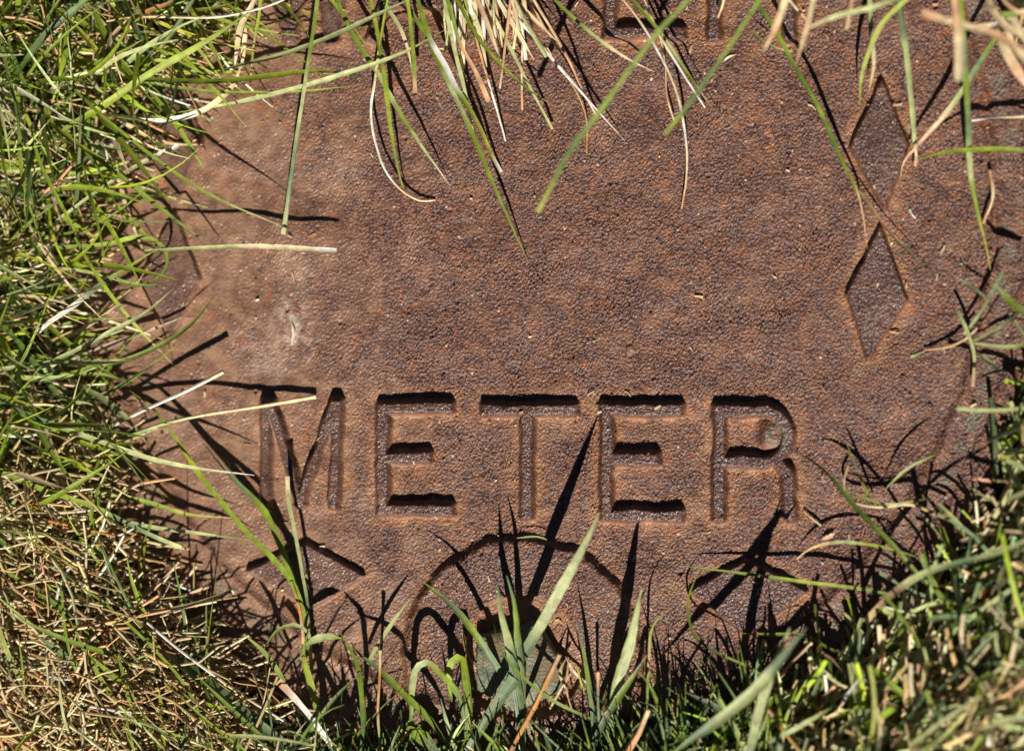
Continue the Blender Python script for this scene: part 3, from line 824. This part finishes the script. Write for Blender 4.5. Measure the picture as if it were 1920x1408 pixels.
# --- top
B('long blurred green blade slanting across the middle of the plate', ([(1350, -90), (1290, 0), (1236, 58), (1185, 126), (1124, 211), (1076, 273), (1008, 399)], 10, 'dgggdy', 330, 235, 0, 'cut'), group=GT)
B('second blurred green blade slanting left, nearer the upper letter R', ([(1470, -80), (1423, 0), (1355, 106), (1280, 211), (1247, 253)], 9, 'dggdg', 300, 220, 0, 'cut'), group=GT)
B('cream straw hanging left of the long dark blade that reaches the lozenge', ([(1530, -40), (1525, 0), (1515, 44), (1491, 126)], 10, 'ccck', 140, 130, 0, 'blade'), group=GT)
B('cream blurred straw over the leg of the upper letter R', ([(1480, -30), (1467, 20), (1448, 66), (1430, 99)], 12, 'pckc', 220, 200, 0, 'blade'), group=GT)
B('short cream straw hanging alone at the top edge right of the upper R', ([(1600, -30), (1597, 0), (1587, 55)], 9, 'ckc', 160, 150, 0, 'straw'), group=GT)
B('long dark green blade sloping to the upper right lozenge, with a bent tan tip', ([(1395, -40), (1416, 0), (1450, 51), (1491, 126), (1539, 211), (1580, 307), (1607, 358), (1617, 395), (1626, 467)], 8, 'ddgdgdgkk', 60, 14, 12, 'blade'), group=GT)
B('tan and green straw crossing between the two right lozenges', ([(1582, 319), (1621, 372), (1672, 440), (1713, 481), (1752, 526)], 7, 'ctkpp', 18, 8, 12, 'both'), group=GT)
B('straight pale green blade hanging down to the right corner of the upper lozenge', ([(1682, -40), (1686, 0), (1699, 102), (1710, 205), (1716, 276)], 12, 'uuppp', 90, 20, 10, 'cut'), group=GT)
B('green stem with cream root leaning on the upper right lozenge', ([(1900, 20), (1877, 55), (1825, 136), (1785, 198), (1716, 278), (1693, 307), (1689, 331)], 9, 'pgupckc', 90, 12, 10, 'blade'), group=GT)
B('short cream stub beside the right corner of the upper lozenge', ([(1716, 275), (1718, 292), (1715, 312)], 9, 'cck', 16, 10, 0, 'straw'), group=GT)
B('bright green blade running level to the right edge from the lozenge', ([(1940, 286), (1920, 283), (1825, 281), (1774, 286), (1712, 303)], 8, 'gbbby', 80, 16, 20, 'blade'), group=GT)
B('long straight green stem hanging along the right rim', ([(1800, -40), (1802, 0), (1808, 102), (1815, 239), (1822, 341), (1839, 419), (1853, 477), (1858, 512)], 10, 'ggugupgyy', 110, 10, 10, 'blade'), group=GT)
B('pale stem with cream end hanging above the upper right lozenge', ([(1630, -40), (1631, 0), (1635, 68), (1638, 119), (1628, 176)], 8, 'upuck', 80, 24, 5, 'blade'), group=GT)
B('yellow green curved blade hanging above the upper right lozenge', ([(1725, -25), (1699, 0), (1655, 44), (1628, 102), (1614, 153), (1612, 198)], 9, 'bbybb', 120, 40, 10, 'blade'), group=GT)
B('blurred pale stem slanting near the top edge right of the upper R', ([(1498, 61), (1570, 31), (1638, 14), (1700, -8)], 9, 'kppg', 190, 220, 0, 'both'), group=GT)
B('blurred thick cream straw sloping down right in the top right corner', ([(1727, 24), (1791, 44), (1880, 72), (1935, 120)], 15, 'kckc', 200, 230, 0, 'cut'), group=GT)
B('blurred broad cream straw hanging upright near the top right corner', ([(1788, -40), (1791, 0), (1798, 75), (1798, 152)], 17, 'ckcc', 240, 220, 0, 'cut'), group=GT)
B('cream straw lying level over the right rim', ([(1945, 215), (1920, 218), (1870, 221), (1822, 226)], 8, 'ccw', 30, 24, 0, 'straw'), group=GR)
B('cream straw curved upright on the right rim', ([(1856, 320), (1862, 368), (1843, 419)], 7, 'kck', 16, 12, 6, 'straw'), group=GR)
B('thick cream dead tuft in the top right corner',
  ([(1845, -30), (1853, 0), (1877, 41), (1940, 80)], 14, 'kcck', 110, 110, 20, 'both'), ([(1822, 48), (1850, 50), (1874, 42)], 10, 'ccw', 90, 110, 0, 'both'),
  ([(1870, 55), (1880, 85), (1905, 130), (1935, 175)], 17, 'pckc', 110, 90, 15, 'both'), ([(1890, 0), (1905, 50), (1930, 90)], 12, 'wcc', 110, 120, 10, 'both'),
  ([(1870, -20), (1900, 15), (1945, 30)], 12, 'ckc', 130, 120, 10, 'both'), ([(1880, 30), (1900, 90), (1915, 150)], 10, 'cct', 100, 70, 10, 'both'),
  ([(1865, 25), (1895, 28), (1940, 20)], 10, 'ggb', 120, 130, 0, 'both'), ([(1900, 60), (1930, 60), (1960, 75)], 12, 'wcc', 120, 110, 0, 'both'))
B('green blade falling over the top edge to a cut tip beside the upper T', ([(620, -40), (640, 20), (674, 85), (708, 136), (742, 198), (783, 263), (843, 348)], 9, 'gggpgpw', 70, 8, 25, 'blade'), group=GT)
B('bright green blade hanging straight from the upper letter A, leftmost of the hanging ones', ([(688, -40), (695, 0), (708, 68), (722, 160), (732, 245), (746, 317), (763, 376)], 8, 'bbgbbgy', 80, 10, 20, 'blade'), group=GT)
B('white straw curving into a hook below the upper letter A', ([(735, -40), (725, 7), (712, 85), (703, 153), (696, 218), (708, 283), (729, 331), (763, 365), (790, 377), (816, 375)], 6, 'bbycwwwcc', 90, 6, 5, 'straw'), group=GT)
B('green stem ending in a blunt straw dot below the upper A', ([(755, -40), (763, 0), (770, 51), (776, 119), (778, 175)], 9, 'bbggk', 110, 70, 0, 'cut'), group=GT)
B('pale thin blade hanging beside the stem with the straw dot', ([(710, -20), (725, 14), (749, 51), (766, 99), (773, 140)], 7, 'ppcp', 70, 50, 0, 'blade'), group=GT)
B('longest green blade hanging into the middle of the plate', ([(740, -40), (770, 20), (804, 78), (831, 136), (858, 191), (889, 259), (920, 334), (954, 409), (991, 494)], 9, 'gggpgggg', 60, 6, 24, 'blade'), group=GT)
B('green and white blade with a bleached clipped tip beside the longest one', ([(770, -40), (783, 0), (804, 68), (838, 130), (855, 165), (872, 191), (899, 239), (923, 293), (940, 324)], 11, 'gggwwgyyw', 70, 8, 26, 'cut'), group=GT)
B('thin green stem crossing over the green and white blade', ([(828, -40), (834, 0), (851, 85), (868, 153), (879, 205), (889, 252)], 8, 'gppppp', 90, 24, 10, 'blade'), group=GT)
B('peach straw hanging beside the crossing stem', ([(820, -40), (838, 0), (865, 85), (892, 136), (916, 191)], 9, 'gggkkk', 100, 50, 0, 'cut'), group=GT)
B('thin pinkish white straw hanging in the middle of the top', ([(860, -40), (872, 0), (892, 68), (920, 164), (948, 265)], 5, 'pbkww', 60, 5, 10, 'straw'), group=GT)
B('cream straw leaning left in the middle of the top', ([(962, -40), (957, 0), (947, 85), (937, 166)], 7, 'kkkc', 80, 50, 0, 'straw'), group=GT)
B('green blade turning yellow that slopes right to a pointed tip', ([(830, -40), (855, 0), (899, 75), (947, 130), (998, 174), (1041, 201)], 7, 'gggbgy', 60, 34, 15, 'blade'), group=GT)
B('short thin cream straw hanging straight in the middle', ([(984, -10), (981, 68), (978, 143), (979, 207)], 5, 'ccck', 60, 12, 0, 'straw'), group=GT)
B('pale green stem with cut end hanging in the middle', ([(920, 20), (960, 95), (998, 170), (1036, 243)], 7, 'cppp', 60, 12, 5, 'cut'), group=GT)
B('white straw sloping right to a sharp tip on bare iron', ([(910, -40), (947, 10), (998, 68), (1042, 119), (1093, 177), (1172, 265)], 6, 'cwwwww', 60, 4, 20, 'blade'), group=GT)
B('peach straw sloping right close to the sharp white straw', ([(980, -40), (1001, 0), (1042, 68), (1070, 119), (1093, 170), (1118, 216)], 6, 'kckkc', 70, 14, 12, 'straw'), group=GT)
B('hair thin tan straw bent down beside the peach straw', ([(1020, 80), (1042, 116), (1076, 164), (1097, 211), (1100, 287)], 4, 'ctto', 30, 5, 6, 'straw'), group=GT)
B('green and cream blade sloping right to the foot of the upper E', ([(1000, -40), (1039, 0), (1083, 41), (1134, 82), (1186, 116), (1226, 135)], 7, 'dggpcc', 60, 20, 12, 'both'), group=GT)
B('short cream green straw in the middle of the top edge', ([(940, -40), (967, 0), (998, 34), (1049, 83)], 7, 'gpcc', 70, 40, 0, 'blade'), group=GT)
B('cream straw drooping in a long bow right of the upper E', ([(1130, -40), (1168, 0), (1213, 61), (1240, 109), (1264, 164), (1281, 239), (1286, 330), (1278, 392)], 5, 'ccwcwck', 70, 5, 18, 'straw'), group=GT)
B('thin cream straw hanging inside the long bow', ([(1210, 20), (1233, 58), (1247, 119), (1250, 177), (1264, 226)], 4, 'cckc', 50, 12, 5, 'straw'), group=GT)
B('green blade with a curved cream end right of the long bow', ([(1150, -45), (1186, 0), (1230, 51), (1280, 125), (1311, 170), (1340, 208), (1372, 231)], 7, 'gggpgcc', 80, 6, 14, 'blade'), group=GT)
B('white straw hanging beside the curved cream end', ([(1200, -20), (1240, 70), (1280, 136), (1322, 202)], 5, 'ccww', 60, 10, 5, 'straw'), group=GT)
B('thread thin green blade curling at the leg of the upper R', ([(1399, 49), (1444, 85), (1491, 97), (1519, 82)], 4, 'dgcg', 30, 20, 0, 'both'), group=GT)
B('thin cream straw falling onto the leg of the upper R', ([(1465, -25), (1481, 0), (1519, 44)], 6, 'cck', 90, 70, 0, 'straw'), group=GT)
B('thin cream straw over the stem of the upper R', ([(1360, -30), (1358, 0), (1346, 34)], 6, 'kck', 60, 40, 0, 'straw'), group=GT)
B('small pale chip standing on the bleached scuff above M', ([(547, 606), (550, 625), (546, 650)], 7, 'cwc', 3, 3, 2, 'both'))
B('tiny tan flake lying below the upper R', ([(1299, 84), (1294, 97), (1292, 109)], 6, 'cc', 3, 3, 1, 'both'))
B('small pale straw bit lying right of the flake below the upper R', ([(1380, 103), (1366, 108), (1356, 117)], 4, 'cw', 3, 3, 2, 'both'))

# small flake of rust on the bare middle of the cover
import bmesh
bm = bmesh.new()
bmesh.ops.create_icosphere(bm, subdivisions=2, radius=1.0)
rf = random.Random(4)
for v_ in bm.verts:
    v_.co *= 0.8 + 0.4 * rf.random()
fq = at(1181, 655, 0)
fv = np.array([[fq[0] + v_.co.x * 9, fq[1] + v_.co.y * 11, floor_h(fq[0], fq[1]) + v_.co.z * 4] for v_ in bm.verts])
ft = np.array([[v_.index for v_ in f_.verts] for f_ in bm.faces])
bm.free()
flake = mesh_from('rust_flake', fv, np.zeros((0, 4), int), IRON, None, floats={'dirt': np.ones(len(fv)), 'tan': np.full(len(fv), 0.5)}, tris=ft, shade=False)
tag(flake, 'small orange flake of rust on the bare iron above the second E', 'rust flake')

# the dry fan over the upper T: counted straws of one tuft
fan = []
for i in range(34):
    x0 = 850 + rng.random() * 130; y0 = -60 + rng.random() * 50
    a = math.radians(58 + rng.random() * 34 - 0.0)
    Lf = 70 + rng.random() * 110
    sgn = 1 if rng.random() < 0.75 else -0.5
    x1 = x0 + math.cos(a) * Lf * sgn; y1 = y0 + math.sin(a) * Lf
    zz = 20 + rng.random() * 70
    fan.append(([(x0, y0), ((x0 + x1) / 2 + rng.normal() * 5, (y0 + y1) / 2), (x1, y1)], 5 + rng.random() * 5, rng.choice(['cc', 'cw', 'kc', 'ct', 'pc', 'ww', 'gp', 'cp']), zz, zz * 0.6, 6, 'straw' if rng.random() < .6 else 'both'))
B('dry cream tuft fanned over the upper letter T at the top edge', *fan)


# ------------------------------------------------------------------ the mass of the lawn
def soil_top(x, y): return np.maximum(soil_h(x, y), floor_h(x, y) * (np.hypot(x - CX, (y - CY) / OVAL) < R_FRAME - 20))


def roots(n, box, keep, margin=(0, 30)):
    """n root points drawn in the box of traced coordinates, kept by keep(px, py) and outside the open plate"""
    px = box[0] + rng.random(n * 3) * (box[2] - box[0]); py = box[1] + rng.random(n * 3) * (box[3] - box[1])
    k_ = rng.random(n * 3) < keep(px, py)
    px, py = px[k_], py[k_]
    q = at(px, py, np.zeros_like(px))
    d = poly_sdf(open_xy, q[:, 0], q[:, 1])
    m = d > margin[0] + rng.random(len(px)) * (margin[1] - margin[0])
    return q[m][:n], px[m][:n], py[m][:n], d[m][:n]


def strands(name, label, root, L, W, az, el0, bend, curl, cols, nseg=5, z_off=None, tube=False, taper=True, cat='grass'):
    N = len(root)
    S = nseg + 1
    t = np.linspace(0, 1, S)[None]
    a = az[:, None] + curl[:, None] * t
    e = el0[:, None] - bend[:, None] * t
    ds = (L / nseg)[:, None]
    dx = np.cos(e) * np.cos(a) * ds; dy = np.cos(e) * np.sin(a) * ds; dz = np.sin(e) * ds
    z0 = soil_top(root[:, 0], root[:, 1]) + (0 if z_off is None else z_off)
    X = np.stack([root[:, :1] + np.cumsum(dx, 1) - dx, root[:, 1:2] + np.cumsum(dy, 1) - dy, z0[:, None] + np.cumsum(dz, 1) - dz], -1)
    fl = soil_top(X[..., 0].ravel(), X[..., 1].ravel()).reshape(N, S) + 2 + rng.random((N, 1)) * 4
    X[..., 2] = np.maximum(X[..., 2], fl)
    if taper:
        prof = np.clip((1 - t) * 2.4, 0.12, 1) ** 0.8 * np.clip(0.7 + t * 1.5, 0, 1)
    else:
        prof = np.ones_like(t) * (1 - 0.15 * t)
    Wd = W[:, None] * prof
    roll = (rng.random(N) - 0.5) * 1.8
    cc = cols if cols.ndim == 3 else np.repeat(cols[:, None], S, 1)
    v, q, c, ac = ribbons(X, Wd, cc, roll, fold=0.4, tube=tube)
    o = mesh_from(name, v, q, LEAF, None, point_cols=c, floats={'across': ac})
    tag(o, label, cat, kind='stuff')
    return o


def pick(n, keys, weights, jit=0.22):
    w = np.array(weights, float); w /= w.sum()
    c = np.array([C[k_] for k_ in keys])[rng.choice(len(keys), n, p=w)]
    return np.clip(c * np.exp(rng.standard_normal((n, 1)) * jit) * (1 + rng.standard_normal((n, 3)) * 0.05), 0.008, 0.82)


def grad(c0, c1, S, p=1.0):
    t = (np.linspace(0, 1, S) ** p)[None, :, None]
    return c0[:, None] * (1 - t) + c1[:, None] * t


def dry_left(px, py):           # share of dry thatch: heaviest at the bottom left
    return np.where(py > 820, 1.0, 0.45) * (px < 640)


# thatch bottom left + left
rt, px, py, d = roots(19000, (-420, -380, 660, 1860), lambda x, y: np.where(y > 850, 1.0, 0.27) * np.where(x > 420, 0.45, 1.0), (-10, 30))
n = len(rt)
low = py > 850
strands('dry_thatch', 'thatch of short dead grass in the lawn left of the cover', rt, 35 + rng.random(n) ** 2 * 140, 3.0 + rng.random(n) ** 1.5 * 4,
        np.where(rng.random(n) < 0.6, rng.normal(-0.35, 0.45, n), rng.random(n) * 6.283), rng.normal(0.1, 0.25, n), rng.normal(0.12, 0.3, n), rng.normal(0, 0.7, n),
        pick(n, 'ctknwo', (8.5, 6, 0.6, 0.4, 0.5, 0.2), 0.22), nseg=3, z_off=rng.random(n) ** 1.3 * np.where(low, 80, 50) * np.clip(0.3 + d / 120, 0.3, 1), taper=False, tube=True)
# upright cut ends, seen from above
rt, px, py, d = roots(6000, (-420, 700, 640, 1860), lambda x, y: np.ones_like(x) * np.where(x > 420, 0.5, 1), (0, 40))
n = len(rt)
strands('dry_stubble', 'stubble of clipped dead stems in the lawn below left', rt, 25 + rng.random(n) * 55, 4 + rng.random(n) * 3.5,
        rng.normal(-0.5, 1.0, n), rng.normal(0.75, 0.35, n), rng.normal(0.3, 0.3, n), rng.normal(0, 0.4, n),
        pick(n, 'ctko', (5, 5, 2.5, 0.5), 0.28), nseg=3, z_off=rng.random(n) * 30, taper=False)
# green of the left
rt, px, py, d = roots(2700, (-420, -420, 520, 860), lambda x, y: np.ones_like(x), (0, 60))
n = len(rt)
c0 = pick(n, 'dgbpuyc', (1.2, 4.5, 5.5, 4, 0.8, 0.8, 2), 0.3)
strands('green_grass', 'green lawn grass on the left of the cover', rt, 70 + rng.random(n) ** 1.3 * 270, 4.5 + rng.random(n) ** 1.7 * 9,
        rng.normal(-0.3, 1.1, n), np.abs(rng.normal(0.5, 0.35, n)), rng.normal(0.7, 0.4, n), rng.normal(0, 0.6, n),
        grad(c0 * 0.85, c0 * 1.1, 8), nseg=7, z_off=rng.random(n) * 25)
# green of the bottom left, thinner
rt, px, py, d = roots(640, (-420, 860, 640, 1860), lambda x, y: np.clip(0.22 + (x - 250) / 500, 0.22, 1), (0, 40))
n = len(rt)
c0 = pick(n, 'dgupb', (2, 5, 1, 1.5, 2.5), 0.28)
strands('green_grass', 'green blades scattered through the dry lawn below left', rt, 80 + rng.random(n) ** 1.3 * 240, 4 + rng.random(n) ** 1.8 * 8,
        np.where(rng.random(n) < 0.6, rng.normal(2.3, 0.5, n), rng.normal(0.9, 0.9, n)), np.abs(rng.normal(0.45, 0.3, n)), rng.normal(0.6, 0.4, n), rng.normal(0, 0.5, n),
        grad(c0 * 0.85, c0 * 1.1, 8), nseg=7, z_off=20 + rng.random(n) * 50)
# bottom middle: green, upright, a little thatch
rt, px, py, d = roots(2300, (560, 1330, 1420, 1860), lambda x, y: np.where((x > 840) & (x < 1100) & (y < 1450), 0.12, 1.0), (-20, 40))
n = len(rt)
c0 = pick(n, 'dgup', (6, 4, 4, 0.4), 0.3) * 0.85
strands('green_grass', 'green upright lawn grass at the bottom of the cover', rt, 50 + rng.random(n) ** 2 * 150, 4.5 + rng.random(n) ** 1.6 * 10,
        rng.normal(1.6, 0.9, n), np.abs(rng.normal(0.75, 0.3, n)), rng.normal(0.5, 0.4, n), rng.normal(0, 0.5, n),
        grad(c0 * 0.85, c0 * 1.1, 8), nseg=7, z_off=rng.random(n) * 15)
rt, px, py, d = roots(2600, (560, 1330, 1420, 1860), lambda x, y: np.ones_like(x), (-30, 20))
n = len(rt)
strands('dry_thatch', 'thatch of short dead grass at the bottom of the cover', rt, 25 + rng.random(n) ** 2 * 90, 4 + rng.random(n) * 4,
        rng.random(n) * 6.283, rng.normal(0.1, 0.3, n), rng.normal(0.1, 0.3, n), rng.normal(0, 0.5, n),
        pick(n, 'ctkno', (3, 5, 2, 3, 0.5), 0.3), nseg=3, z_off=rng.random(n) ** 1.3 * 30, taper=False)
# fine fringe along the bottom, thickest right of the bolt
rt, px, py, d = roots(600, (640, 1370, 1480, 1620), lambda x, y: np.where(x > 1090, np.where(x > 1240, 0.5, 1.0), np.where(x > 840, 0.12, 0.5)), (-35, 30))
n = len(rt)
c0 = pick(n, 'dgubp', (2, 4, 3, 2, 1.5), 0.25)
strands('green_grass', 'fine upright grass fringing the bottom of the cover', rt, 60 + rng.random(n) ** 1.3 * 150, 3.5 + rng.random(n) ** 1.5 * 5,
        rng.normal(1.6, 0.75, n), np.abs(rng.normal(0.5, 0.25, n)), rng.normal(0.3, 0.35, n), rng.normal(0, 0.5, n),
        grad(c0 * 0.85, c0 * 1.1, 8), nseg=7, z_off=rng.random(n) * 25)
# right: clipped, blue green and tan, lying every way
rt, px, py, d = roots(5200, (1180, 640, 2420, 1860), lambda x, y: np.ones_like(x), (0, 45))
n = len(rt)
c0 = pick(n, 'dgupb', (1, 3.5, 3, 6, 2), 0.3)
strands('green_grass', 'clipped green lawn grass to the right below the cover', rt, 45 + rng.random(n) ** 1.5 * 140, 6 + rng.random(n) ** 1.5 * 9,
        np.where(rng.random(n) < 0.72, rng.normal(0.7, 0.5, n), rng.random(n) * 6.283), rng.normal(0.2, 0.3, n), rng.normal(0.35, 0.4, n), rng.normal(0, 0.5, n),
        grad(c0 * 0.9, c0 * 1.08, 6), nseg=5, z_off=rng.random(n) ** 1.2 * 135 * np.clip(0.12 + d / 230, 0.12, 1), taper=False)
rt, px, py, d = roots(10000, (1180, 700, 2420, 1860), lambda x, y: np.clip(0.4 + (y - 900) / 800, 0.3, 1), (5, 60))
n = len(rt)
strands('dry_thatch', 'dead clippings in the lawn to the right below the cover', rt, 25 + rng.random(n) ** 2 * 90, 4.5 + rng.random(n) * 5,
        np.where(rng.random(n) < 0.5, rng.normal(0.8, 0.5, n), rng.random(n) * 6.283), rng.normal(0.15, 0.35, n), rng.normal(0.15, 0.3, n), rng.normal(0, 0.4, n),
        pick(n, 'ctkn', (6, 5, 2.5, 1), 0.28), nseg=3, z_off=rng.random(n) ** 1.2 * 135 * np.clip(0.12 + d / 230, 0.12, 1), taper=False)
# above the top edge and right of the frame
rt, px, py, d = roots(2600, (-100, -700, 2420, 640), lambda x, y: (x > 400) * 1.0, (30, 120))
n = len(rt)
c0 = pick(n, 'dgbpct', (3, 5, 2, 1.5, 2, 2), 0.28)
strands('green_grass', 'green and dry lawn grass above and right of the cover', rt, 50 + rng.random(n) ** 1.5 * 140, 5 + rng.random(n) ** 1.5 * 8,
        rng.random(n) * 6.283, np.abs(rng.normal(0.45, 0.3, n)), rng.normal(0.6, 0.4, n), rng.normal(0, 0.6, n),
        grad(c0 * 0.9, c0 * 1.1, 7), nseg=6, z_off=rng.random(n) * 20)
# chaff strewn on the iron
n = 460
ang = rng.random(n) * 6.283
cx_, cy_ = rng.random(n) * 1500 - 650, rng.random(n) * 1250 - 560
q = np.stack([cx_, cy_, np.zeros(n)], -1)
edge = poly_sdf(open_xy, cx_, cy_)
keep = (edge < -10) & (rng.random(n) < np.clip(0.25 + np.exp(edge / 120), 0, 1))
q = q[keep]; n = len(q)
strands('chaff', 'tiny bits of dry grass chaff strewn on the rusty cover', q, 4 + rng.random(n) ** 2.5 * 17, 2.2 + rng.random(n) * 2.2,
        rng.random(n) * 6.283, np.zeros(n), np.zeros(n), rng.normal(0, 0.8, n), pick(n, 'cktw', (4, 3, 3, 2), 0.2), nseg=3, taper=False, cat='chaff')

# the lawn goes on round about, beyond the picture
rt, px, py, d = roots(7500, (-1500, -1700, 3400, 2700), lambda x, y: 1.0 * ((x < -400) | (x > 2400) | (y < -650) | (y > 1840)), (60, 160))
n = len(rt)
c0 = pick(n, 'dgbpct', (3, 5, 2, 1.5, 3, 3), 0.28)
strands('green_grass', 'green and dry lawn grass all round the cover', rt, 60 + rng.random(n) ** 1.5 * 160, 7 + rng.random(n) ** 1.5 * 9,
        rng.random(n) * 6.283, np.abs(rng.normal(0.45, 0.3, n)), rng.normal(0.6, 0.4, n), rng.normal(0, 0.6, n),
        grad(c0 * 0.9, c0 * 1.1, 5), nseg=4, z_off=rng.random(n) * 30)

# crumbs of soil and rust along the edge of the grass
n = 900
cx_, cy_ = rng.random(n) * 1800 - 850, rng.random(n) * 1450 - 760
edge = poly_sdf(open_xy, cx_, cy_)
keep = (edge < 5) & (rng.random(n) < np.clip(0.14 + np.exp(edge / 60), 0, 1))
cx_, cy_ = cx_[keep], cy_[keep]; n = len(cx_)
oct_v = np.array([[1, 0, 0], [0, 1, 0], [-1, 0, 0], [0, -1, 0], [0, 0, 1], [0, 0, -1.0]])
oct_f = np.array([[0, 1, 4], [1, 2, 4], [2, 3, 4], [3, 0, 4], [1, 0, 5], [2, 1, 5], [3, 2, 5], [0, 3, 5]])
rad = 1.2 + rng.random(n) ** 4 * 4.5
vv = np.stack([cx_, cy_, floor_h(cx_, cy_) + rad * 0.4], -1)[:, None] + oct_v[None] * rad[:, None, None] * (0.6 + 0.7 * rng.random((n, 6, 1)))
ff = (oct_f[None] + np.arange(n)[:, None, None] * 6).reshape(-1, 3)
cc = pick(n, 'ntok', (5, 2, 1, 1), 0.35) * 0.7
o = mesh_from('soil_crumbs', vv.reshape(-1, 3), np.zeros((0, 4), int), LEAF, None, point_cols=np.repeat(cc, 6, 0), floats={'across': np.ones(n * 6)}, tris=ff, shade=False)
tag(o, 'crumbs of soil and rust scattered along the grass edge on the iron', 'crumbs', kind='stuff')
